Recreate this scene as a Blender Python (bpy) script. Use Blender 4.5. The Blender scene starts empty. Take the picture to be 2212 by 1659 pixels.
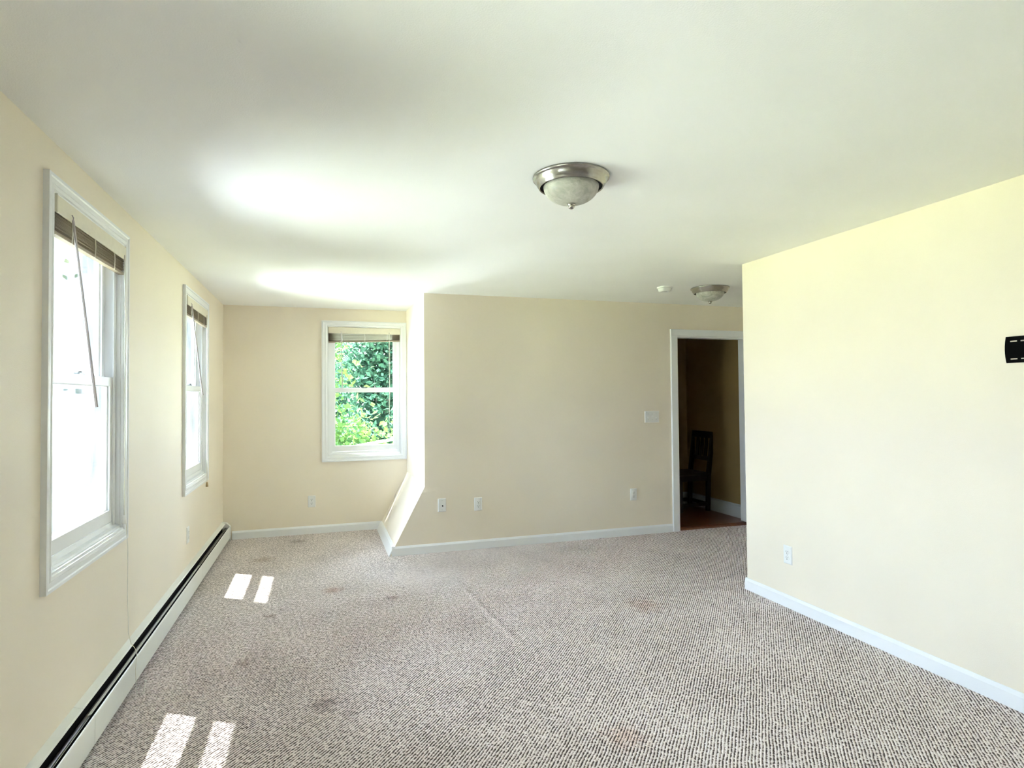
import bpy, bmesh, math, random
from mathutils import Vector, Matrix
random.seed(7)
sc = bpy.context.scene
COL = sc.collection

# ------------------------------------------------------------------ camera
cam = bpy.data.cameras.new('camera')
cam.sensor_fit = 'HORIZONTAL'; cam.sensor_width = 36.0
cam.lens = 36.0 * 1294.66 / 2212.0
cam.clip_start = 0.02; cam.clip_end = 400
co = bpy.data.objects.new('camera', cam); COL.objects.link(co)
yaw, pitch, roll = 0.3083, 0.0221, -0.0087
_f = Vector((math.sin(yaw)*math.cos(pitch), math.cos(yaw)*math.cos(pitch), math.sin(pitch)))
_r = Vector((math.cos(yaw), -math.sin(yaw), 0)); _u = _r.cross(_f)
_r2 = _r*math.cos(roll) + _u*math.sin(roll); _u2 = -_r*math.sin(roll) + _u*math.cos(roll)
co.matrix_world = Matrix(((_r2.x, _u2.x, -_f.x, 0.9395), (_r2.y, _u2.y, -_f.y, 0.0), (_r2.z, _u2.z, -_f.z, 1.4027), (0, 0, 0, 1)))
sc.camera = co

# ------------------------------------------------------------------ world, sun, exposure
SUN = Vector((1.0, -0.65, -2.93)).normalized()
w = bpy.data.worlds.new('sky'); sc.world = w; w.use_nodes = True
nt = w.node_tree; bg = nt.nodes['Background']
sky = nt.nodes.new('ShaderNodeTexSky'); sky.sky_type = 'NISHITA'; sky.sun_disc = False
sky.sun_elevation = math.asin(-SUN.z); sky.sun_rotation = math.atan2(-SUN.x, -SUN.y)
sky.air_density = 1.0; sky.dust_density = 3.0; sky.ozone_density = 1.0
mixw = nt.nodes.new('ShaderNodeMix'); mixw.data_type = 'RGBA'; mixw.inputs[0].default_value = 0.5
nt.links.new(sky.outputs[0], mixw.inputs[6]); mixw.inputs[7].default_value = (6.0, 7.0, 8.7, 1)
nt.links.new(mixw.outputs[2], bg.inputs[0]); bg.inputs[1].default_value = 0.62
sl = bpy.data.lights.new('sun', 'SUN'); sl.energy = 30.0; sl.angle = math.radians(0.53); sl.color = (1, 0.975, 0.94)
so = bpy.data.objects.new('sun', sl); COL.objects.link(so); so.location = (-8, 6, 20)
so.rotation_euler = SUN.to_track_quat('-Z', 'Y').to_euler()
sc.view_settings.view_transform = 'Standard'; sc.view_settings.look = 'None'
sc.view_settings.gamma = 1.0; sc.view_settings.use_curve_mapping = False
sc.view_settings.exposure = 3.0
sc.cycles.max_bounces = 10; sc.cycles.diffuse_bounces = 6; sc.cycles.glossy_bounces = 4
sc.cycles.transparent_max_bounces = 24; sc.cycles.transmission_bounces = 6
sc.cycles.caustics_reflective = False; sc.cycles.caustics_refractive = False
sc.cycles.use_denoising = True; sc.cycles.use_adaptive_sampling = True; sc.cycles.adaptive_threshold = 0.03

# ------------------------------------------------------------------ materials
def nmat(name):
    m = bpy.data.materials.new(name); m.use_nodes = True
    nt = m.node_tree
    return m, nt, nt.nodes['Principled BSDF']
def setp(b, col=None, rough=None, metal=None, spec=None):
    if col is not None: b.inputs['Base Color'].default_value = (*col, 1)
    if rough is not None: b.inputs['Roughness'].default_value = rough
    if metal is not None: b.inputs['Metallic'].default_value = metal
    if spec is not None: b.inputs['Specular IOR Level'].default_value = spec
def noise(nt, scale, detail=2, rough=.5, vec=None):
    n = nt.nodes.new('ShaderNodeTexNoise'); n.inputs['Scale'].default_value = scale
    n.inputs['Detail'].default_value = detail; n.inputs['Roughness'].default_value = rough
    if vec: nt.links.new(vec, n.inputs['Vector'])
    return n
def pos(nt):
    return nt.nodes.new('ShaderNodeNewGeometry').outputs['Position']
def ramp(nt, fac, pts):
    r = nt.nodes.new('ShaderNodeValToRGB'); nt.links.new(fac, r.inputs[0])
    e = r.color_ramp.elements
    while len(e) < len(pts): e.new(0.5)
    for el, (p, c) in zip(e, pts):
        el.position = p; el.color = (*c, 1) if len(c) == 3 else c
    return r
def bump(nt, b, h, strength, dist):
    n = nt.nodes.new('ShaderNodeBump'); n.inputs['Strength'].default_value = strength
    n.inputs['Distance'].default_value = dist
    nt.links.new(h, n.inputs['Height']); nt.links.new(n.outputs[0], b.inputs['Normal'])
def math_n(nt, op, a, b=None, c=None):
    n = nt.nodes.new('ShaderNodeMath'); n.operation = op
    for i, v in enumerate((a, b, c)):
        if v is None: continue
        if isinstance(v, (int, float)): n.inputs[i].default_value = v
        else: nt.links.new(v, n.inputs[i])
    return n.outputs[0]

def paint(name, col, var=.02, bs=.25, rough=.6, scale=260):
    m, nt, b = nmat(name); p = pos(nt)
    n1 = noise(nt, 1.7, 1, vec=p)
    lo = tuple(c*(1-var) for c in col); hi = tuple(min(1, c*(1+var)) for c in col)
    r = ramp(nt, n1.outputs[0], [(.3, lo), (.7, hi)]); nt.links.new(r.outputs[0], b.inputs['Base Color'])
    n2 = noise(nt, scale, 1, vec=p); bump(nt, b, n2.outputs[0], bs, .0015)
    setp(b, rough=rough, spec=.25)
    return m
WALL = paint('wall_paint_cream', (.855, .775, .645))
CEIL = paint('ceiling_paint', (.89, .885, .86), bs=.35, rough=.8, scale=200)
TRIM = paint('trim_gloss_white', (.84, .85, .86), var=.01, bs=.05, rough=.3, scale=60)
VINYL = paint('window_vinyl_white', (.84, .85, .86), var=.01, bs=.02, rough=.35, scale=60)
PLATE = paint('plate_plastic_white', (.83, .83, .81), var=.01, bs=.02, rough=.35, scale=60)
HALLW = paint('landing_wall_dim', (.31, .215, .09), var=.05)  # yellowish wall paint, darkened to carry the dimness of the landing
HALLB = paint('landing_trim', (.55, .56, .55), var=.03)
HEATW = paint('heater_enamel', (.80, .81, .77), var=.02, bs=.05, rough=.35, scale=40)
SIDING = paint('outside_siding', (.84, .85, .86), var=.03)

def simple(name, col, rough=.5, metal=0, var=.06, scale=30, spec=.5, bs=0):
    m, nt, b = nmat(name); n = noise(nt, scale, 3, vec=pos(nt))
    lo = tuple(c*(1-var) for c in col); hi = tuple(min(1, c*(1+var)) for c in col)
    r = ramp(nt, n.outputs[0], [(.3, lo), (.7, hi)]); nt.links.new(r.outputs[0], b.inputs['Base Color'])
    setp(b, rough=rough, metal=metal, spec=spec)
    if bs: bump(nt, b, n.outputs[0], bs, .002)
    return m
BLACK = simple('black_powder_coat', (.0018, .0018, .002), .6, spec=.04)
DARK = simple('dark_slot', (.02, .018, .016), .7)
SHADE_BLACK = simple('heater_inside_black', (.008, .007, .007), .8, spec=.1)  # matte black paints in the shade inside the heater slot
FIN = simple('heater_fin_metal', (.16, .14, .13), .45, .6)
NICKEL = simple('brushed_nickel', (.40, .385, .35), .27, 1.0, var=.08, scale=80)
SLAT = simple('blind_slat_backlit', (.30, .24, .165), .45, var=.05)  # beige slats, their backlit darkness put into the colour
HEADR = simple('blind_headrail_cream', (.74, .69, .56), .4, var=.03)
CORD = simple('cord_offwhite', (.80, .78, .70), .8)
WAND = simple('wand_clear_grey', (.52, .47, .48), .25)
TASS = simple('tassel_white', (.86, .85, .80), .4)
TASSB = simple('tassel_wood', (.42, .30, .14), .5)
CHAIRW = simple('chair_black_brown', (.010, .006, .005), .45)
METALK = simple('screw_metal', (.55, .55, .53), .35, 1.0)
BARK = simple('bark', (.11, .09, .075), .9, var=.4, scale=9, bs=.6)
GRASS = simple('grass', (.30, .33, .22), .95, var=.3, scale=3)
ASPH = simple('asphalt', (.34, .36, .38), .9, var=.1, scale=8)
ROOFM = simple('roof_shingle', (.66, .66, .68), .9, var=.1, scale=14)
CABLE = simple('cable_white', (.80, .80, .80), .5)

def wood_floor():
    m, nt, b = nmat('landing_wood_floor'); p = pos(nt)
    mp = nt.nodes.new('ShaderNodeMapping'); nt.links.new(p, mp.inputs[0]); mp.inputs['Scale'].default_value = (18, 1.6, 1)
    n = noise(nt, 3.0, 5, .6, mp.outputs[0])
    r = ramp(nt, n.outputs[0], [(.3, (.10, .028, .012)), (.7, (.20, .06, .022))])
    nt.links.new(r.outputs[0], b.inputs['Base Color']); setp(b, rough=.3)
    return m
WOODF = wood_floor()

def carpet():
    m, nt, b = nmat('berber_carpet'); p = pos(nt)
    sep = nt.nodes.new('ShaderNodeSeparateXYZ'); nt.links.new(p, sep.inputs[0])
    a = math.radians(40.0); ca, sa = math.cos(a), math.sin(a)
    X, Y = sep.outputs[0], sep.outputs[1]
    # wobble of the rows
    wob = noise(nt, 9.0, 1, vec=p)
    wb = math_n(nt, 'MULTIPLY', math_n(nt, 'SUBTRACT', wob.outputs[0], .5), .010)
    u = math_n(nt, 'ADD', math_n(nt, 'SUBTRACT', math_n(nt, 'MULTIPLY', X, ca), math_n(nt, 'MULTIPLY', Y, sa)), wb)
    v = math_n(nt, 'ADD', math_n(nt, 'MULTIPLY', X, sa), math_n(nt, 'MULTIPLY', Y, ca))
    rows = math_n(nt, 'SINE', math_n(nt, 'MULTIPLY', u, 2*math.pi/.0128))            # tufted rows
    rows = math_n(nt, 'MULTIPLY_ADD', rows, .5, .5)
    cmb = nt.nodes.new('ShaderNodeCombineXYZ'); nt.links.new(math_n(nt, 'MULTIPLY', u, 1/.0128), cmb.inputs[0])
    nt.links.new(math_n(nt, 'MULTIPLY', v, 1/.016), cmb.inputs[1])
    n1 = noise(nt, 1.0, 1, .6, cmb.outputs[0])                                        # uneven loops along each row
    n2 = noise(nt, 95.0, 1, .6, p)
    n3 = noise(nt, 2.3, 2, .6, p)                                                     # worn, blotchy patches
    n4 = noise(nt, 30.0, 2, .6, p)
    h = math_n(nt, 'ADD', math_n(nt, 'MULTIPLY', rows, .72), math_n(nt, 'MULTIPLY', math_n(nt, 'SUBTRACT', n1.outputs[0], .5), 1.5))
    h = math_n(nt, 'ADD', h, math_n(nt, 'MULTIPLY', math_n(nt, 'SUBTRACT', n2.outputs[0], .5), 1.0))
    h2 = math_n(nt, 'ADD', h, math_n(nt, 'MULTIPLY', math_n(nt, 'SUBTRACT', n4.outputs[0], .5), .55))
    h2 = math_n(nt, 'ADD', h2, math_n(nt, 'MULTIPLY', math_n(nt, 'SUBTRACT', n3.outputs[0], .5), .35))
    # carpet seam: ridge with its lit and shaded side drawn in colour
    sx = math_n(nt, 'SUBTRACT', X, math_n(nt, 'MULTIPLY_ADD', math_n(nt, 'SUBTRACT', 4.355, Y), .0695, 1.933))
    def band(off, wd):
        d_ = math_n(nt, 'ABSOLUTE', math_n(nt, 'ADD', sx, off)); mr = nt.nodes.new('ShaderNodeMapRange'); nt.links.new(d_, mr.inputs[0])
        mr.inputs[1].default_value = wd; mr.inputs[2].default_value = 0; mr.inputs[3].default_value = 0; mr.inputs[4].default_value = 1
        return mr.outputs[0]
    yr_ = nt.nodes.new('ShaderNodeMapRange'); nt.links.new(math_n(nt, 'ABSOLUTE', math_n(nt, 'SUBTRACT', Y, 3.85)), yr_.inputs[0])
    yr_.inputs[1].default_value = .75; yr_.inputs[2].default_value = .45; yr_.inputs[3].default_value = 0; yr_.inputs[4].default_value = 1
    seam = math_n(nt, 'MULTIPLY', math_n(nt, 'SUBTRACT', math_n(nt, 'MULTIPLY', band(.012, .030), .13), math_n(nt, 'MULTIPLY', band(-.022, .030), .12)), yr_.outputs[0])
    h2 = math_n(nt, 'ADD', h2, seam)
    r = ramp(nt, h2, [(.0, (.075, .05, .04)), (.13, (.33, .25, .215)), (.28, (.74, .645, .615)), (.62, (.92, .84, .81))])  # dark end of the ramp paints the shade between loops
    # old stains, each with its own place on the carpet
    col = r.outputs[0]
    def stain(x, y, rad, tint, amt):
        nonlocal col
        d = nt.nodes.new('ShaderNodeVectorMath'); d.operation = 'DISTANCE'
        nt.links.new(p, d.inputs[0]); d.inputs[1].default_value = (x, y, 0)
        dd = math_n(nt, 'ADD', d.outputs['Value'], math_n(nt, 'MULTIPLY', math_n(nt, 'SUBTRACT', n4.outputs[0], .5), rad*1.6))
        k = nt.nodes.new('ShaderNodeMapRange'); nt.links.new(dd, k.inputs[0])
        k.inputs[1].default_value = rad; k.inputs[2].default_value = rad*.25; k.inputs[3].default_value = 0; k.inputs[4].default_value = amt
        mx = nt.nodes.new('ShaderNodeMix'); mx.data_type = 'RGBA'; mx.blend_type = 'MULTIPLY'
        nt.links.new(k.outputs[0], mx.inputs[0]); nt.links.new(col, mx.inputs[6]); mx.inputs[7].default_value = (*tint, 1)
        col = mx.outputs[2]
    for s in ((.96, 2.92, .09, (.45, .4, .4), .6), (1.06, 2.80, .05, (.5, .45, .45), .5), (2.13, 2.25, .12, (.85, .65, .58), .5),
              (.72, 6.30, .10, (.4, .35, .3), .6), (1.02, 4.62, .09, (.7, .5, .42), .7), (1.42, 4.3, .06, (.6, .5, .5), .7),
              (.62, 4.2, .05, (.5, .4, .35), .7), (.55, 3.5, .06, (.5, .4, .35), .6), (3.0, 3.6, .16, (.85, .7, .6), .6), (.45, 5.7, .12, (.55, .45, .35), .6)):
        stain(*s)
    nt.links.new(col, b.inputs['Base Color'])
    bump(nt, b, h, .8, .006)
    setp(b, rough=.95, spec=.1)
    try: b.inputs['Sheen Weight'].default_value = .15
    except Exception: pass
    return m
CARPET = carpet()

def glass():
    m = bpy.data.materials.new('window_glass'); m.use_nodes = True; nt = m.node_tree; nt.nodes.clear()
    o = nt.nodes.new('ShaderNodeOutputMaterial'); t = nt.nodes.new('ShaderNodeBsdfTransparent'); g = nt.nodes.new('ShaderNodeBsdfGlossy')
    mx = nt.nodes.new('ShaderNodeMixShader'); fr = nt.nodes.new('ShaderNodeFresnel'); fr.inputs[0].default_value = 1.45
    t.inputs[0].default_value = (.93, .96, .95, 1); g.inputs['Roughness'].default_value = .02
    sm = noise(nt, 5, 2, vec=pos(nt)); k = nt.nodes.new('ShaderNodeMapRange'); nt.links.new(sm.outputs[0], k.inputs[0])
    k.inputs[3].default_value = .9; k.inputs[4].default_value = 1.0
    f = math_n(nt, 'MULTIPLY', fr.outputs[0], k.outputs[0])
    nt.links.new(f, mx.inputs[0]); nt.links.new(t.outputs[0], mx.inputs[1]); nt.links.new(g.outputs[0], mx.inputs[2]); nt.links.new(mx.outputs[0], o.inputs[0])
    return m
GLASS = glass()

def alabaster():
    m, nt, b = nmat('alabaster_glass'); p = pos(nt)
    n = noise(nt, 14, 4, .65, p); n.inputs['Distortion'].default_value = 2.2
    r = ramp(nt, n.outputs[0], [(.30, (.33, .325, .28)), (.5, (.47, .46, .41)), (.70, (.62, .61, .56))])
    nt.links.new(r.outputs[0], b.inputs['Base Color']); setp(b, rough=.35, spec=.4)
    return m
ALAB = alabaster()

def leafmat(name, c1, c2):
    m = bpy.data.materials.new(name); m.use_nodes = True; nt = m.node_tree; nt.nodes.clear()
    o = nt.nodes.new('ShaderNodeOutputMaterial'); d = nt.nodes.new('ShaderNodeBsdfDiffuse'); t = nt.nodes.new('ShaderNodeBsdfTranslucent')
    mx = nt.nodes.new('ShaderNodeMixShader'); mx.inputs[0].default_value = .4
    n = noise(nt, 2.2, 3, vec=pos(nt)); r = ramp(nt, n.outputs[0], [(.3, c1), (.7, c2)])
    nt.links.new(r.outputs[0], d.inputs[0]); nt.links.new(r.outputs[0], t.inputs[0])
    nt.links.new(d.outputs[0], mx.inputs[1]); nt.links.new(t.outputs[0], mx.inputs[2]); nt.links.new(mx.outputs[0], o.inputs[0])
    return m
LEAF = leafmat('leaf_green', (.022, .064, .026), (.085, .140, .028))
LEAFD = leafmat('leaf_dark', (.015, .042, .026), (.033, .072, .042))
LEAFH = leafmat('leaf_hazed', (.06, .11, .11), (.10, .16, .15))  # pale blue-green: distance haze put into the leaf colour

# ------------------------------------------------------------------ mesh helpers
class MB:
    def __init__(s): s.v = []; s.f = []; s.sm = []
    def add(s, vs, fs, smooth=False):
        o = len(s.v); s.v += [tuple(p) for p in vs]
        for f in fs: s.f.append(tuple(i+o for i in f)); s.sm.append(smooth)
        return s
    def box(s, x0, x1, y0, y1, z0, z1):
        vs = [(x, y, z) for x in (x0, x1) for y in (y0, y1) for z in (z0, z1)]
        return s.add(vs, [(0, 1, 3, 2), (4, 6, 7, 5), (0, 4, 5, 1), (2, 3, 7, 6), (0, 2, 6, 4), (1, 5, 7, 3)])
    def cbox(s, x0, x1, y0, y1, z0, z1, c):
        """box whose edges on the -y face are chamfered by c"""
        vs = [(x0, y1, z0), (x1, y1, z0), (x1, y1, z1), (x0, y1, z1), (x0, y0+c, z0), (x1, y0+c, z0), (x1, y0+c, z1), (x0, y0+c, z1),
              (x0+c, y0, z0+c), (x1-c, y0, z0+c), (x1-c, y0, z1-c), (x0+c, y0, z1-c)]
        fs = [(3, 2, 1, 0), (8, 9, 10, 11)]
        for i in range(4):
            j = (i+1) % 4; fs += [(i, j, 4+j, 4+i), (4+i, 4+j, 8+j, 8+i)]
        return s.add(vs, fs)
    def prism(s, poly, a0, a1, axis='y'):
        """poly: 2D outline in the plane normal to axis, extruded from a0 to a1"""
        n = len(poly)
        if axis == 'y': mk = lambda p, a: (p[0], a, p[1])
        elif axis == 'x': mk = lambda p, a: (a, p[0], p[1])
        else: mk = lambda p, a: (p[0], p[1], a)
        vs = [mk(p, a0) for p in poly] + [mk(p, a1) for p in poly]
        fs = [tuple(range(n)), tuple(range(2*n-1, n-1, -1))] + [(i, n+i, n+(i+1) % n, (i+1) % n) for i in range(n)]
        return s.add(vs, fs)
    def lathe(s, prof, seg=48, c=(0, 0, 0), smooth=True):
        vs = []; fs = []; k = len(prof)
        for i in range(seg):
            a = 2*math.pi*i/seg
            for r, z in prof: vs.append((c[0]+r*math.cos(a), c[1]+r*math.sin(a), c[2]+z))
        for i in range(seg):
            for j in range(k-1):
                a = i*k+j; b_ = ((i+1) % seg)*k+j
                fs.append((a, b_, b_+1, a+1))
        return s.add(vs, fs, smooth)
    def tube(s, pts, rad, seg=8, smooth=True):
        pts = [Vector(p) for p in pts]; n = len(pts); vs = []; fs = []
        rads = rad if isinstance(rad, (list, tuple)) else [rad]*n
        ref = Vector((0, 0, 1))
        for i, p in enumerate(pts):
            t = (pts[min(i+1, n-1)] - pts[max(i-1, 0)]).normalized()
            if abs(t.dot(ref)) > .95: ref = Vector((1, 0, 0)) if abs(t.x) < .9 else Vector((0, 1, 0))
            a = t.cross(ref).normalized(); b_ = t.cross(a)
            for k in range(seg):
                q = 2*math.pi*k/seg; vs.append(p + (a*math.cos(q) + b_*math.sin(q))*rads[i])
        for i in range(n-1):
            for k in range(seg):
                fs.append((i*seg+k, i*seg+(k+1) % seg, (i+1)*seg+(k+1) % seg, (i+1)*seg+k))
        fs += [tuple(range(seg-1, -1, -1)), tuple(range((n-1)*seg, n*seg))]
        return s.add(vs, fs, smooth)
    def sheet(s, us, vs_, holes, mk, t0, t1):
        """a slab on the grid us x vs_ with rectangular holes; mk(u,v,t) -> point"""
        solid = lambda i, j: 0 <= i < len(us)-1 and 0 <= j < len(vs_)-1 and not any(
            h[0] - 1e-6 <= us[i] and us[i+1] <= h[1] + 1e-6 and h[2] - 1e-6 <= vs_[j] and vs_[j+1] <= h[3] + 1e-6 for h in holes)
        for i in range(len(us)-1):
            for j in range(len(vs_)-1):
                if not solid(i, j): continue
                a, b_, c, d = us[i], us[i+1], vs_[j], vs_[j+1]
                s.add([mk(a, c, t0), mk(b_, c, t0), mk(b_, d, t0), mk(a, d, t0)], [(0, 1, 2, 3)])
                s.add([mk(a, c, t1), mk(a, d, t1), mk(b_, d, t1), mk(b_, c, t1)], [(0, 1, 2, 3)])
                for (di, dj, p, q) in ((-1, 0, (a, c), (a, d)), (1, 0, (b_, d), (b_, c)), (0, -1, (b_, c), (a, c)), (0, 1, (a, d), (b_, d))):
                    if not solid(i+di, j+dj):
                        s.add([mk(*p, t0), mk(*q, t0), mk(*q, t1), mk(*p, t1)], [(0, 1, 2, 3)])
        return s
    def mesh(s, name, mat, weld=True):
        me = bpy.data.meshes.new(name); me.from_pydata(s.v, [], s.f); me.materials.append(mat)
        me.polygons.foreach_set('use_smooth', s.sm)
        bm = bmesh.new(); bm.from_mesh(me)
        if weld: bmesh.ops.remove_doubles(bm, verts=bm.verts, dist=1e-5)
        bmesh.ops.recalc_face_normals(bm, faces=bm.faces)
        bm.to_mesh(me); bm.free(); me.update()
        return me
    def build(s, name, mat, parent=None, weld=True):
        o = bpy.data.objects.new(name, s.mesh(name, mat, weld)); COL.objects.link(o)
        if parent: o.parent = parent
        return o

def tag(o, label=None, cat=None, group=None, kind=None):
    if label: o['label'] = label
    if cat: o['category'] = cat
    if group: o['group'] = group
    if kind: o['kind'] = kind
    return o
def thing(name, loc=(0, 0, 0), rz=0, label=None, cat=None, group=None, kind=None):
    o = bpy.data.objects.new(name, None); COL.objects.link(o); o.empty_display_size = .05
    o.location = loc; o.rotation_euler = (0, 0, rz)
    return tag(o, label, cat, group, kind)
def put(name, me, parent, loc=(0, 0, 0), rot=(0, 0, 0)):
    o = bpy.data.objects.new(name, me); COL.objects.link(o); o.parent = parent; o.location = loc; o.rotation_euler = rot
    return o
def struct(o, label=None, cat=None): return tag(o, label, cat, kind='structure')

# ------------------------------------------------------------------ room dimensions (metres)
H = 2.36
XR, YR = 3.877, 3.649          # right wall face and its outside corner
YM, YF = 5.431, 6.618          # main far wall, dormer end wall
X1, X0, ZB = 1.832, 1.520, .599  # dormer cheek: upright part, foot, bend height
YB = -2.3                      # wall behind the camera
XE = 5.85                      # far side of the passage
TW = .15                       # outside wall thickness
DX0, DX1, DZ = 4.472, 5.356, 2.03
WZ0, WZ1 = .719, 2.228
CASW = .064
WIN_L = [5.234, 2.983, .732]   # window centres along the left wall
WWL = .94
FX0, FX1 = .944, 1.829
FZ0, FZ1 = .739, 2.229

# ------------------------------------------------------------------ shell
def xy_floor(name, z0, z1, mat):
    b = MB()
    b.prism([(-TW, YB-.1), (XR+.12, YB-.1), (XR+.12, YR-.12), (XE+.12, YR-.12), (XE+.12, YM+.02), (X1+.02, YM+.02), (X1+.02, YF+TW), (-TW, YF+TW)], z0, z1, 'z')
    return b.build(name, mat)
fl = xy_floor('floor', -.12, 0, CARPET); struct(fl, 'beige and brown berber carpet covering the room floor', 'floor')
ce = xy_floor('ceiling', H, H+.15, CEIL); struct(ce, 'off-white textured flat ceiling', 'ceiling')

holes = [(c-WWL/2+CASW, c+WWL/2-CASW, WZ0+CASW, WZ1-CASW) for c in WIN_L]
us = sorted({YB-.1, YF+TW} | {v for h in holes for v in h[:2]}); vs = sorted({0, H} | {v for h in holes for v in h[2:]})
wl = MB().sheet(us, vs, holes, lambda u, v, t: (t, u, v), 0, -TW).build('wall_left', WALL)
struct(wl, 'cream painted wall with the tall windows and baseboard heater', 'wall')

hf = [(FX0+CASW, FX1-CASW, FZ0+CASW, FZ1-CASW)]
wf = MB().sheet(sorted({0, X1+.12, hf[0][0], hf[0][1]}), sorted({0, H, hf[0][2], hf[0][3]}), hf, lambda u, v, t: (u, t, v), YF, YF+TW).build('wall_dormer', WALL)
struct(wf, 'cream end wall of the dormer with one window', 'wall')

ck = MB().prism([(X0, 0), (X1, ZB), (X1, H), (X1+.14, H), (X1+.14, 0)], YM, YF, 'y').build('wall_cheek', WALL)
struct(ck, 'cream dormer side wall whose lower part slopes outward', 'wall')

wm = MB().sheet(sorted({X1+.14, XE+.12, DX0, DX1}), [0, DZ, H], [(DX0, DX1, 0, DZ)], lambda u, v, t: (u, t, v), YM, YM+.12).build('wall_far', WALL)
struct(wm, 'cream wall with the doorway and switch plate', 'wall')

wr = MB().box(XR, XR+.12, YB-.1, YR, 0, H).build('wall_right', WALL)
struct(wr, 'cream wall carrying the black mounting plate', 'wall')
wp = MB().box(XR+.12, XE+.12, YR-.12, YR, 0, H).build('wall_passage', WALL); struct(wp, 'cream return wall of the side passage', 'wall')
we = MB().box(XE, XE+.12, YR, YM, 0, H).build('wall_passage_end', WALL); struct(we, 'cream end wall of the side passage', 'wall')
wb = MB().box(0, XR, YB-.1, YB, 0, H).build('wall_near', WALL)
struct(wb, 'plain cream wall opposite the doorway', 'wall')

# landing behind the doorway
LZ = .02; LXR, LYB, LXL = 5.44, 6.70, 3.4
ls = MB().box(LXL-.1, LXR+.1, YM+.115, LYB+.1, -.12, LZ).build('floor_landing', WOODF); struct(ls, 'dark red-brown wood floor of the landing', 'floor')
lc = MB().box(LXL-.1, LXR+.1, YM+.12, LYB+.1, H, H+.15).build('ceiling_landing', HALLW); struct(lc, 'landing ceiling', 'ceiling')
l1 = MB().box(LXR, LXR+.1, YM+.12, LYB+.1, LZ, H).build('wall_landing_right', HALLW); struct(l1, 'shade-darkened landing wall beside the chair', 'wall')
l2 = MB().box(LXL, LXR, LYB, LYB+.1, LZ, H).build('wall_landing_back', HALLW); struct(l2, 'shade-darkened landing wall behind the chair', 'wall')
l3 = MB().box(LXL-.1, LXL, YM+.12, LYB+.1, LZ, H).build('wall_landing_left', HALLW); struct(l3, 'shade-darkened landing wall', 'wall')

# ------------------------------------------------------------------ baseboards
BBH, BBT = .083, .013
def bb_prof(t=BBT, h=BBH): return [(0, 0), (t, 0), (t, h-.018), (t*.55, h-.006), (t*.3, h), (0, h)]
def bb_x(name, x0, x1, y, h=BBH, t=BBT, mat=TRIM, z=0):   # runs along x, faces -y
    return MB().prism([(y-a, z+b_) for a, b_ in bb_prof(t, h)], x0, x1, 'x').build(name, mat)
def bb_y(name, y0, y1, x, h=BBH, t=BBT, mat=TRIM, z=0, side=-1):   # runs along y, faces -x
    return MB().prism([(x+side*a, z+b_) for a, b_ in bb_prof(t, h)], y0, y1, 'y').build(name, mat)
struct(bb_x('baseboard_dormer', .085, X0+.03, YF), 'white baseboard under the dormer window', 'baseboard')
struct(bb_x('baseboard_far', X0+.014, DX0-.0735, YM), 'white baseboard below the outlets up to the door casing', 'baseboard')
k = (X1-X0)/ZB     # cheek lean
ckb = MB().prism([(X0+k*z_-a-.001, z_) for a, z_ in bb_prof()], YM-.012, YF-.004, 'y').build('baseboard_cheek', TRIM)
struct(ckb, 'white baseboard along the sloping dormer side', 'baseboard')
rb = bb_y('baseboard_right', YB, YR+BBT, XR); struct(rb, 'white baseboard along the wall with the black plate', 'baseboard')
struct(MB().prism([(YR+a, b_) for a, b_ in bb_prof()], XR-.002, XE, 'x').build('baseboard_passage', TRIM), 'white baseboard of the passage', 'baseboard')
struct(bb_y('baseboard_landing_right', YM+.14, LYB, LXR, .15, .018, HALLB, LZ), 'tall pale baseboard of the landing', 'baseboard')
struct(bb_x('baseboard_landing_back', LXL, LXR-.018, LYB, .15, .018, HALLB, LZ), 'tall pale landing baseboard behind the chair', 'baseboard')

# ------------------------------------------------------------------ doorway
dr = thing('door_1', ((DX0+DX1)/2, YM, 0), 0, 'white cased doorway opening onto the dark landing', 'doorway', kind='structure')
dw = (DX1-DX0)/2
def casing_bar(b, x0, x1, z0, z1, t=.02, c=.004): b.cbox(x0, x1, -t, 0, z0, z1, c)
b = MB(); casing_bar(b, -dw-.073, -dw+.003, 0, DZ-.003); b.build('casing_side', TRIM, dr)
b = MB(); casing_bar(b, dw-.003, dw+.073, 0, DZ-.003); b.build('casing_side', TRIM, dr)
b = MB(); casing_bar(b, -dw-.073, dw+.073, DZ-.003, DZ+.066); b.build('casing_head', TRIM, dr)
MB().box(-dw, -dw+.016, 0, .125, 0, DZ-.016).build('jamb', TRIM, dr)
MB().box(dw-.016, dw, 0, .125, 0, DZ-.016).build('jamb', TRIM, dr)
MB().box(-dw, dw, 0, .125, DZ-.016, DZ).build('jamb_head', TRIM, dr)
tag(MB().prism([(.012, 0), (.02, .016), (.045, .026), (.115, .026), (.12, 0)], -dw+.016, dw-.016, 'x').build('threshold', WOODF, dr), 'dark wood threshold')

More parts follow.
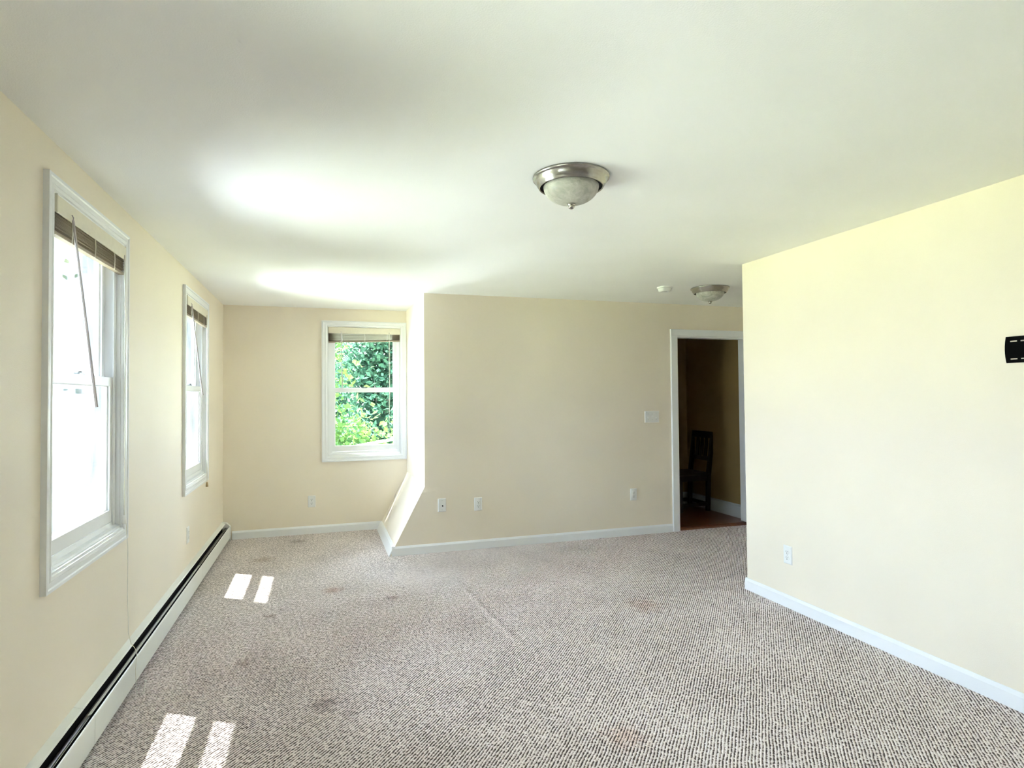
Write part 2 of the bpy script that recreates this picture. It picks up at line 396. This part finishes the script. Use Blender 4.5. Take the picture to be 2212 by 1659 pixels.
# ------------------------------------------------------------------ windows
def mitred(b, x0, x1, z0, z1, prof, side):
    """one mitred side of a picture frame; prof = [(inset, y)]"""
    c = lambda t: [(x0+t, z0+t), (x1-t, z0+t), (x1-t, z1-t), (x0+t, z1-t)]
    i, j = side, (side+1) % 4
    A = [(c(t)[i][0], y, c(t)[i][1]) for t, y in prof]; B = [(c(t)[j][0], y, c(t)[j][1]) for t, y in prof]
    n = len(prof)
    b.add(A+B, [(q, (q+1) % n, n+(q+1) % n, n+q) for q in range(n)] + [tuple(range(n)), tuple(range(2*n-1, n-1, -1))])
    return b
CPROF = [(0, 0), (0, -.020), (.012, -.021), (.016, -.017), (.034, -.016), (.040, -.019), (.052, -.017), (.056, -.012), (CASW, -.012), (CASW, 0)]
def window(name, loc, rz, wid, hgt, label):
    t = thing(name, loc, rz, label, 'window', kind='structure')
    hw = wid/2
    for side, nm in enumerate(('casing_bottom', 'casing_side', 'casing_head', 'casing_side')):
        mitred(MB(), -hw, hw, 0, hgt, CPROF, side).build(nm, TRIM, t)
    ow = hw-CASW; z0, z1 = CASW, hgt-CASW
    JB = .045
    g = .0008
    for s in (-1, 1):
        b = MB()
        xa, xb = (s*(ow-.006), s*(ow-g)); b.box(min(xa, xb), max(xa, xb), 0, .024, z0, z1)            # thin reveal
        xa, xb = (s*(ow-JB), s*(ow-g)); b.box(min(xa, xb), max(xa, xb), .095, TW-.001, z0, z1)        # outer stop
        xa, xb = (s*(ow-JB+.012), s*(ow-g)); b.box(min(xa, xb), max(xa, xb), .024, .095, z0, z1)      # track
        xa, xb = (s*(ow-JB+.004), s*(ow-.01)); b.box(min(xa, xb), max(xa, xb), .018, .0235, z0, z1)   # inner bead
        b.build('jamb', VINYL, t)
    MB().box(-ow+g, ow-g, .02, TW-.001, z1-.030, z1-g).build('jamb_head', VINYL, t)
    MB().prism([(.0, z0+g), (TW-.001, z0+g), (TW-.001, z0+.020), (.098, z0+.034), (.022, z0+.038), (.018, z0+.018), (.0, z0+.014)], -ow+g, ow-g, 'x').build('window_sill', VINYL, t)
    zm0, zm1 = 1.474-loc[2], 1.515-loc[2]
    def sash(nm, y0, y1, za, zb, rb, rt):
        xs = ow-JB+.011; st = .036
        hole = [(-xs+st, xs-st, za+rb, zb-rt)]
        s_ = MB().sheet(sorted({-xs, xs, -xs+st, xs-st}), sorted({za, zb, za+rb, zb-rt}), hole, lambda u, v, q: (u, q, v), y0, y1)
        # glazing bead around the pane
        for sd in range(4): mitred(s_, -xs+st-.001, xs-st+.001, za+rb-.001, zb-rt+.001, [(0, y0+.006), (.006, y0+.012), (.006, y0+.016), (0, y0+.020)], sd)
        o = s_.build(nm, VINYL, t)
        MB().box(-xs+st+.0012, xs-st-.0012, (y0+y1)/2-.002, (y0+y1)/2+.002, za+rb+.0012, zb-rt-.0012).build('pane', GLASS, o)
        return o
    lo = sash('lower_sash', .0245, .058, z0+.039, zm1, .058, zm1-zm0)
    up = sash('upper_sash', .0595, .093, zm0, z1-.031, zm1-zm0, .045)
    lk = MB(); lk.box(-.028, .028, .030, .052, zm1, zm1+.008); lk.lathe([(.0, .016), (.009, .016), (.011, .008)], 14, (0, .041, zm1)); lk.box(-.004, .034, .034, .044, zm1+.009, zm1+.014)
    lk.build('sash_lock', simple('lock_metal', (.20, .22, .22), .4, .8) if 'lock_metal' not in bpy.data.materials else bpy.data.materials['lock_metal'], lo)
    return t
window('window_1', (0, WIN_L[1], WZ0), math.pi/2, WWL, WZ1-WZ0, 'white double-hung window whose blind cord trails to the floor')
window('window_2', (0, WIN_L[0], WZ0), math.pi/2, WWL, WZ1-WZ0, 'white double-hung window beside the dormer corner')
window('window_3', ((FX0+FX1)/2, YF, FZ0), 0, FX1-FX0, FZ1-FZ0, 'white double-hung window showing green tree leaves')
window('window_4', (0, WIN_L[2], WZ0), math.pi/2, WWL, WZ1-WZ0, 'unseen white double-hung window added on the same wall as the heater, nearest the plain wall')  # out-of-view window, added because the room's light implies one

# ------------------------------------------------------------------ mini blinds
def slat_mesh(wd):
    pts = [(-.0125, -.0008), (-.0065, .0007), (0, .0012), (.0065, .0007), (.0125, -.0008)]
    poly = pts + [(y, z-.0007) for y, z in reversed(pts)]
    return MB().prism(poly, -wd/2, wd/2, 'x').mesh('slat', SLAT)
def blind(loc, rz, wd, tilt, label, wand_x, wand_len, wand_lean, cord_x, cord_z, tassel, nsl=15, stack=.074):
    """loc = top centre of the opening at the wall face"""
    t = thing('mini_blind', loc, rz, label, 'blind', 'raised mini blinds')
    h = wd/2-.003
    MB().sheet([-h, h], [-.062, -.004], [], lambda u, v, q: (u, q, v), -.016, .014).build('headrail', HEADR, t)
    va = MB().cbox(-h, h, -.0215, -.0165, -.070, -.004, .002); va.build('valance', HEADR, t)
    for s in (-1, 1):
        MB().box(min(s*h, s*(h+.0022)), max(s*h, s*(h+.0022)), -.021, .018, -.066, -.001).build('bracket', HEADR, t)
    me = slat_mesh(wd-.012)
    top = -.066; pitch_ = (stack-.014)/nsl
    for i in range(nsl):
        put('slat', me, t, (0, -.001 + .0012*math.sin(i*2.1), top-.003-pitch_*i), (math.radians(-12+7*math.sin(i*1.7)), tilt*(i+1)/nsl, 0))
    zb = top-stack+.004
    br = MB().box(-wd/2+.006, wd/2-.006, -.0125, .0105, -.007, .006).build('bottom_rail', SLAT, t); br.location = (0, 0, zb-.002); br.rotation_euler = (0, tilt, 0)
    for s in (-.62, 0, .62):
        x = s*h; dz = -x*math.tan(tilt)
        MB().tube([(x, -.0155, -.064), (x+.003, -.0165, (top+zb)/2+dz*.5), (x, -.0155, zb-.010+dz)], .0022, 6).build('ladder_cord', CORD, t)
    # tilt wand
    wx = wand_x
    wnd = MB(); wnd.tube([(wx, -.026, -.045), (wx, -.031, -.055), (wx, -.030, -.068)], .0022, 6)
    wnd.tube([(wx, -.030, -.066), (wx+wand_lean[0]*.5, -.030-wand_lean[1]*.5, -.066-wand_len*.5), (wx+wand_lean[0], -.030-wand_lean[1], -.066-wand_len)], [.0045, .005, .0062], 6, False)
    wnd.build('tilt_wand', WAND, t)
    # lift cord with tassel
    zt = cord_z-loc[2]
    c_ = MB(); c_.tube([(cord_x, -.024, -.05), (cord_x, -.027, -.3), (cord_x+.002, -.028, zt*.6), (cord_x-.004, -.029, zt)], .0022, 6)
    c_.tube([(cord_x+.006, -.024, -.05), (cord_x+.008, -.027, -.35), (cord_x+.004, -.028, zt*.7), (cord_x-.003, -.029, zt)], .0018, 6)
    cd = c_.build('lift_cord', CORD, t)
    MB().lathe([(0, .002), (.005, .001), (.007, -.006), (.010, -.034), (.0085, -.038), (0, -.038)], 16, (cord_x-.004, -.029, zt)).build('tassel', tassel, cd)
    return t
OT = WZ1-CASW
b1 = blind((0, WIN_L[1], OT), math.pi/2, WWL-2*CASW, math.radians(-.5), 'raised beige mini blind on the window whose cord trails to the floor', -.285, .72, (.02, .075), .372, .845, TASS)
b2 = blind((0, WIN_L[0], OT), math.pi/2, WWL-2*CASW, math.radians(.3), 'raised beige mini blind whose cord ends in a brown wooden tassel', -.31, .66, (.02, .07), .335, .715, TASSB)
b3 = blind(((FX0+FX1)/2, YF, FZ1-CASW), 0, FX1-FX0-2*CASW, math.radians(-1.9), 'raised beige mini blind hanging slightly crooked in front of the tree', -.245, .58, (.012, .012), .255, 1.02, TASS, 15, .085)
# long loose cord falling from the near blind down to the carpet
lcx = MB().tube([(.036, 3.355, .81), (.034, 3.392, .68), (.032, 3.40, .45), (.031, 3.42, .26), (.040, 3.43, .200), (.060, 3.415, .182), (.079, 3.38, .165), (.083, 3.34, .10), (.086, 3.34, .035), (.100, 3.30, .006),
                (.118, 3.272, .004), (.130, 3.30, .004), (.118, 3.36, .004), (.103, 3.425, .005)], .0016, 6).build('pull_cord', CORD, b1)
lcx.matrix_parent_inverse = (Matrix.Translation((0, WIN_L[1], OT)) @ Matrix.Rotation(math.pi/2, 4, 'Z')).inverted()
tg = MB().lathe([(0, .006), (.006, .005), (.007, .0), (.006, -.004), (0, -.0045)], 12, (.102, 3.432, .006)).build('cord_tip', TASS, b1)
tg.matrix_parent_inverse = lcx.matrix_parent_inverse.copy()

# ------------------------------------------------------------------ baseboard heater along the left wall
ht = thing('baseboard_heater', (0, 2.0, 0), 0, 'long white hot-water baseboard heater with a dark slot along its top', 'heater')
HY0, HY1 = YB+.05, YF-.02
J = [HY0, 2.826, 5.10, HY1-.05]
oy = -2.0
def hsec(poly, y0, y1, nm, mat): return MB().prism(poly, y0+oy, y1+oy, 'y').build(nm, mat, ht)
for i in range(3):
    y0, y1 = J[i]+(.0015 if i else 0), J[i+1]-.0015
    hsec([(.0, .02), (.0, .186), (.030, .178), (.034, .171), (.032, .168), (.027, .174), (.004, .181), (.004, .02)], y0, y1, 'back_panel', HEATW)
    hsec([(.066, .028), (.074, .028), (.0745, .135), (.073, .141), (.069, .144), (.068, .142), (.070, .139), (.071, .134), (.0705, .033), (.066, .033)], y0, y1, 'front_cover', HEATW)
    hsec([(.005, .045), (.0045, .165), (.006, .165), (.0065, .045)], y0, y1, 'slot_shade', SHADE_BLACK)  # black sheet standing in for shade behind the slot
    # hinged damper blade in the slot
    if i == 1: dp = [(.047, .146), (.060, .150), (.0605, .148), (.0475, .144)]
    else: dp = [(.044, .124), (.054, .1395), (.0555, .139), (.0455, .1235)]
    hsec(dp, y0, y1, 'damper', HEATW)
    hsec([(.012, .035), (.064, .035), (.064, .105), (.012, .105)], y0+.002, y1-.002, 'fin_element', SHADE_BLACK)
MB().tube([(.038, HY0+oy, .128), (.038, HY1-.06+oy, .128)], .0085, 10).build('pipe', FIN, ht)
ec = hsec([(.0, .0), (.0, .189), (.042, .178), (.066, .155), (.078, .140), (.078, .0)], HY1-.052, HY1, 'end_cap', HEATW)

# ------------------------------------------------------------------ outlets, switch, cable plate
pl_out = MB().cbox(-.0375, .0375, -.007, 0, -.060, .060, .005).mesh('plate', PLATE)
def receptacle_meshes():
    n = 24; poly = []
    for i in range(n):
        a = 2*math.pi*i/n; x = .0172*math.cos(a); z = .0172*math.sin(a); poly.append((x, max(-.0135, min(.0135, z))))
    rc = MB().prism(poly, -.0095, -.0068, 'y').mesh('receptacle', PLATE)
    sl_ = MB(); sl_.box(-.0082, -.0058, -.0099, -.0094, -.001, .0085); sl_.box(.0058, .0082, -.0099, -.0094, .0005, .008)
    sl_.prism([(.0032*math.cos(2*math.pi*i/10), -.0075+.0032*math.sin(2*math.pi*i/10)) for i in range(10)], -.0099, -.0094, 'y')
    return rc, sl_.mesh('slots', DARK)
RC, SLT = receptacle_meshes()
SCREW = MB().lathe([(0, 0), (.0030, 0), (.0034, -.0012)], 12, (0, 0, 0)).mesh('screw', METALK)
def outlet(loc, rz, label):
    t = thing('wall_outlet', loc, rz, label, 'outlet', 'duplex wall outlets')
    put('plate', pl_out, t)
    for s in (-1, 1):
        o = put('receptacle', RC, t, (0, 0, s*.0195)); put('slots', SLT, o)
    put('screw', SCREW, t, (0, -.0082, 0), (math.radians(90), 0, 0))
    return t
outlet((.844, YF, .335), 0, 'white duplex outlet on the dormer wall left below its window')
outlet((2.328, YM, .414), 0, 'white duplex outlet beside the blank cable plate')
outlet((3.949, YM, .410), 0, 'white duplex outlet beside the doorway below the switch plate')
outlet((XR, 3.246, .346), -math.pi/2, 'white duplex outlet above the baseboard of the wall with the black plate')
outlet((0, 4.952, .410), math.pi/2, 'white duplex outlet above the heater below a window')
cp = thing('cable_plate', (1.988, YM, .424), 0, 'white cable jack plate with one black connector near the dormer corner', 'wall plate')
put('plate', pl_out, cp)
cj = MB().lathe([(0, .016), (.0028, .016), (.0035, .015), (.0048, .014), (.0048, .002), (.0065, .002), (.0065, 0)], 14, (0, 0, 0)).build('connector', DARK, cp)
cj.location = (.004, -.007, -.006); cj.rotation_euler = (math.radians(90), 0, 0)
for s in (-1, 1): put('screw', SCREW, cp, (0, -.0082, s*.042), (math.radians(90), 0, 0))
sw = thing('switch_plate', (4.171, YM, 1.190), 0, 'ivory three-toggle switch plate beside the doorway', 'switch')
MB().cbox(-.0825, .0825, -.0075, 0, -.0585, .0585, .005).build('plate', PLATE, sw)
for i, up_ in zip((-1, 0, 1), (-1, 1, -1)):
    tgl = MB(); tgl.box(-.0055, .0055, -.0085, -.007, -.0125, .0125)
    tgl.prism([(-.006, -.006), (-.019, up_*.011-.003), (-.020, up_*.011+.003), (-.006, .006)] if up_ > 0 else [(-.006, -.006), (-.020, up_*.011-.003), (-.019, up_*.011+.003), (-.006, .006)], -.0038, .0038, 'x')
    o = tgl.build('toggle', PLATE, sw); o.location = (i*.046, 0, 0)
    for s in (-1, 1): put('screw', SCREW, sw, (i*.046, -.0085, s*.030), (math.radians(90), 0, 0))

# ------------------------------------------------------------------ ceiling lights
def ceiling_light(loc, label):
    t = thing('ceiling_light', loc, 0, label, 'ceiling light', 'flush ceiling lights')
    MB().lathe([(.0, -.002), (.165, 0), (.1675, -.005), (.166, -.011), (.160, -.013), (.157, -.016), (.154, -.026), (.147, -.038), (.141, -.043), (.1405, -.048), (.136, -.050), (.1345, -.046), (.1335, -.036)], 64).build('pan', NICKEL, t)
    MB().lathe([(.1335, -.036), (.120, -.030), (0, -.030)], 64).build('gap_shade_disc', DARK, t)  # dark disc paints the shaded gap between pan and bowl
    prof = []
    for i in range(19):
        a = i/18*math.pi/2; prof.append((.1205*math.cos(a)**.95 if i < 18 else 0.0, -.042-.078*math.sin(a)))
    MB().lathe(prof, 64).build('glass_bowl', ALAB, t)
    MB().lathe([(0, -.114), (.013, -.116), (.0185, -.1195), (.0175, -.124), (.0115, -.1265), (.0145, -.131), (.012, -.137), (.006, -.1405), (0, -.1415)], 24).build('finial', NICKEL, t)
    return t
ceiling_light((1.978, 2.388, H), 'brushed nickel flush light with alabaster bowl in mid-ceiling')
ceiling_light((4.24, 4.53, H), 'brushed nickel flush light with alabaster bowl beside the smoke detector')
sd = thing('smoke_detector', (3.823, 4.60, H), 0, 'round white smoke detector on the ceiling near the doorway', 'smoke detector')
MB().lathe([(0, 0), (.066, 0), (.067, -.008), (.064, -.011), (0, -.011)], 40).build('base', PLATE, sd)
MB().lathe([(.0, -.0112), (.058, -.0112), (.058, -.018), (.055, -.034), (.047, -.041), (.030, -.044), (.029, -.042), (0, -.042)], 40).build('cover', PLATE, sd)
MB().lathe([(0, -.0425), (.006, -.0425), (.006, -.0455), (0, -.0455)], 14, (.014, -.006, 0)).build('test_button', PLATE, sd)

# ------------------------------------------------------------------ black television mount plate on the right wall
tv = thing('mount_plate', (XR, 1.60, 1.595), -math.pi/2, 'black slotted steel mounting plate screwed to the bare wall', 'wall bracket')
# local x runs along -world y for this rotation: local x = 1.60 - y
L0, L1 = -.288, .288
cols = [L0, L0+.016, L0+.045]; x = L0+.058; slots_x = [(L0+.016, L0+.045)]
while x + .03 < L1-.01:
    slots_x.append((x, x+.030)); x += .044
usx = sorted({L0, L1, *[v for s in slots_x for v in s]})
zt0, zt1, zb0, zb1 = .0345, .0400, -.0440, -.0385
def mkp(u, v, q):
    e = min(abs(u-L0), abs(u-L1)); bul = .006*(1-(v/.06)**2) if e < 1e-6 else 0
    return (u + (-bul if u < 0 else bul), q, v)
vz = sorted({-.059, -.05, -.03, -.015, 0, .015, .03, .05, .059, zt0, zt1, zb0, zb1})
hs = [(a, c, zt0, zt1) for a, c in slots_x] + [(a, c, zb0, zb1) for a, c in slots_x]
MB().sheet(usx, vz, hs, mkp, -.0055, -.0035).build('slotted_plate', BLACK, tv)
MB().box(L0+.002, L1-.002, -.0035, -.0003, .0555, .0588).build('flange', BLACK, tv)
MB().box(L0+.002, L1-.002, -.0035, -.0003, -.0588, -.0555).build('flange', BLACK, tv)

# ------------------------------------------------------------------ chair on the landing
chr_ = thing('slat_back_chair', (5.18, 6.375, LZ), -math.pi/2, 'black-brown slat-back wooden chair standing in the dark landing corner', 'chair')
W2 = .185
def post(x):
    ts = [(.19, 0, .021), (.205, .43, .023), (.215, .50, .022), (.275, .945, .018)]
    b = MB(); vs = []
    for y, z, h_ in ts:
        vs += [(x-.021, y-h_, z), (x+.021, y-h_, z), (x+.021, y+h_, z), (x-.021, y+h_, z)]
    fs = [(0, 3, 2, 1), (12, 13, 14, 15)]
    for k_ in range(3):
        for e in range(4): fs.append((k_*4+e, k_*4+(e+1) % 4, k_*4+4+(e+1) % 4, k_*4+4+e))
    return b.add(vs, fs)
for s in (-1, 1):
    post(s*W2).build('rear_leg', CHAIRW, chr_)
    MB().box(s*W2-.021, s*W2+.021, -.208, -.166, 0, .43).build('front_leg', CHAIRW, chr_)
    MB().box(s*W2-.010, s*W2+.010, -.166, .182, .36, .43).build('side_apron', CHAIRW, chr_)
    MB().box(s*W2-.010, s*W2+.010, -.166, .172, .06, .10).build('side_stretcher', CHAIRW, chr_)
MB().box(-W2+.021, W2-.021, -.2, -.18, .36, .43).build('front_apron', CHAIRW, chr_)
MB().box(-W2+.021, W2-.021, .19, .21, .375, .43).build('rear_apron', CHAIRW, chr_)
MB().box(-W2+.021, W2-.021, .185, .20, .06, .10).build('rear_stretcher', CHAIRW, chr_)
st = MB().cbox(-.205, .205, 0, .025, -.215, .205, .006).build('seat', CHAIRW, chr_); st.rotation_euler = (-math.pi/2, 0, 0); st.location = (0, 0, .458)
yb = lambda z: .215 + (z-.50)*(.060/.445)
for nm, za, zb_ in (('top_rail', .865, .945), ('lower_rail', .595, .645)):
    MB().prism([(yb(za)-.016, za), (yb(za)+.016, za), (yb(zb_)+.016, zb_), (yb(zb_)-.016, zb_)], -W2+.021, W2-.021, 'x').build(nm, CHAIRW, chr_)
for x in (-.085, 0, .085):
    MB().prism([(yb(.645)-.006, .645), (yb(.645)+.006, .645), (yb(.865)+.006, .865), (yb(.865)-.006, .865)], x-.030, x+.030, 'x').build('back_slat', CHAIRW, chr_)

# ------------------------------------------------------------------ outside: two storeys above the ground
GZ = -3.2
gr = MB().box(-60, 60, -50, 90, GZ-.3, GZ).build('ground', GRASS); struct(gr, 'lawn and yard outside the windows', 'ground')
rd = MB().box(-9.0, -.16, -30, 40, GZ, GZ+.04).build('driveway', ASPH); struct(rd, 'pale paved driveway beside the house', 'driveway')

def branchy(b, p, d, r, n, depth):
    pts = [Vector(p)]; rs = [r]; tips = []
    d = Vector(d)
    for i in range(n):
        d = (d + Vector((random.uniform(-.16, .16), random.uniform(-.16, .16), random.uniform(-.02, .10)))).normalized()
        pts.append(pts[-1] + d*(.55 if depth == 0 else .42)); rs.append(r*(1-.75*(i+1)/n))
    b.tube(pts, rs, 8)
    if depth < 2:
        for i in range(2, len(pts)):
            for q in range(2 if depth == 0 else 1):
                a = random.uniform(0, 6.28)
                tips += branchy(b, pts[i], Vector((math.cos(a), math.sin(a), random.uniform(.15, .8))), rs[i]*.6, 3 if depth == 0 else 2, depth+1)
    return tips + pts[len(pts)//2:]
def leaf_tris(b, c, L, wd, nrm, dr_):
    n = nrm.normalized(); d = (dr_ - n*dr_.dot(n)).normalized(); s = n.cross(d)
    b.v += [tuple(c-d*L*.5), tuple(c+s*wd*.5+n*L*.06), tuple(c+d*L*.5), tuple(c-s*wd*.5+n*L*.06)]
    o = len(b.v)-4; b.f += [(o, o+1, o+2), (o, o+2, o+3)]; b.sm += [False, False]
def rv(): return Vector((random.gauss(0, 1), random.gauss(0, 1), random.gauss(0, 1)))
def tree(name, x, y, label, trunk_r, nseg, nleaf, spread, leaf, mat, lean=(0, 0, 1), group='trees outside'):
    t = thing(name, (x, y, GZ), 0, label, 'tree', group)
    tb = MB(); tips = branchy(tb, (0, 0, 0), lean, trunk_r, nseg, 0); tb.build('trunk', BARK, t, weld=False)
    fb = MB()
    for i in range(nleaf):
        q = random.choice(tips); c = q + rv()*spread
        if c.z < 1.3: continue
        leaf_tris(fb, c, leaf*random.uniform(.7, 1.3), leaf*random.uniform(.45, .75), rv()+Vector((0, 0, 1.1)), rv())
    o = fb.build('foliage', mat, t, weld=False); o['kind'] = 'stuff'
    return t
tree('maple_tree', 1.42, 14.6, 'leafy green tree close behind the dormer window with a slim grey trunk', .13, 13, 15000, .34, .17, LEAF)
tree('broadleaf_tree', 3.4, 24.5, 'darker leafy tree standing behind the slim-trunked tree', .2, 15, 12000, .55, .26, LEAFD)
tree('shade_tree', 1.2, 35.0, 'broad dark tree farthest behind the slim-trunked tree', .2, 14, 9000, .55, .26, LEAFD)
tree('roadside_tree', -10.8, 38.0, 'rounded low tree rising beyond the neighbouring roof', .2, 7, 6000, .55, .36, LEAFH)
cb = MB().tube([(-5.85, 9.0, -.35), (-2, 9.0, .20), (1.116, 9.0, .665), (1.98, 9.0, .80), (5, 9.0, 1.32), (8.85, 9.0, 2.1)], .018, 8).build('overhead_cable', CABLE)
tag(cb, 'thick white overhead cable crossing low in front of the tree', 'cable')
for xx, zz in ((-6, -.35), (9, 2.1)):
    up_ = thing('utility_pole', (xx, 9.0, GZ), 0, 'wooden utility pole holding the ' + ('low' if xx < 0 else 'high') + ' end of the white cable', 'pole')
    MB().tube([(0, 0, 0), (0, 0, zz-GZ+.25)], [.13, .10], 12).build('shaft', BARK, up_)
nh = thing('neighbour_house', (-10.5, 27.0, GZ), 0, 'pale neighbouring house with a low gable roof beyond the driveway', 'house')
MB().box(-3.6, 3.6, -3, 3, 0, 3.1).build('wall', SIDING, nh)
MB().prism([(-4.0, 3.0), (0, 4.55), (4.0, 3.0), (4.0, 3.14), (0, 4.70), (-4.0, 3.14)], -3.4, 3.4, 'y').build('roof', ROOFM, nh)
MB().prism([(-3.6, 3.1), (3.6, 3.1), (0, 4.5)], -3, -2.9, 'y').build('gable', SIDING, nh)
for x in (-2.0, .2, 2.2):
    f = MB().box(x-.45, x+.45, -3.06, -2.99, 1.3, 2.5).build('window', TRIM, nh); MB().box(x-.38, x+.38, -3.08, -3.062, 1.37, 2.43).build('pane', SHADE_BLACK, f)
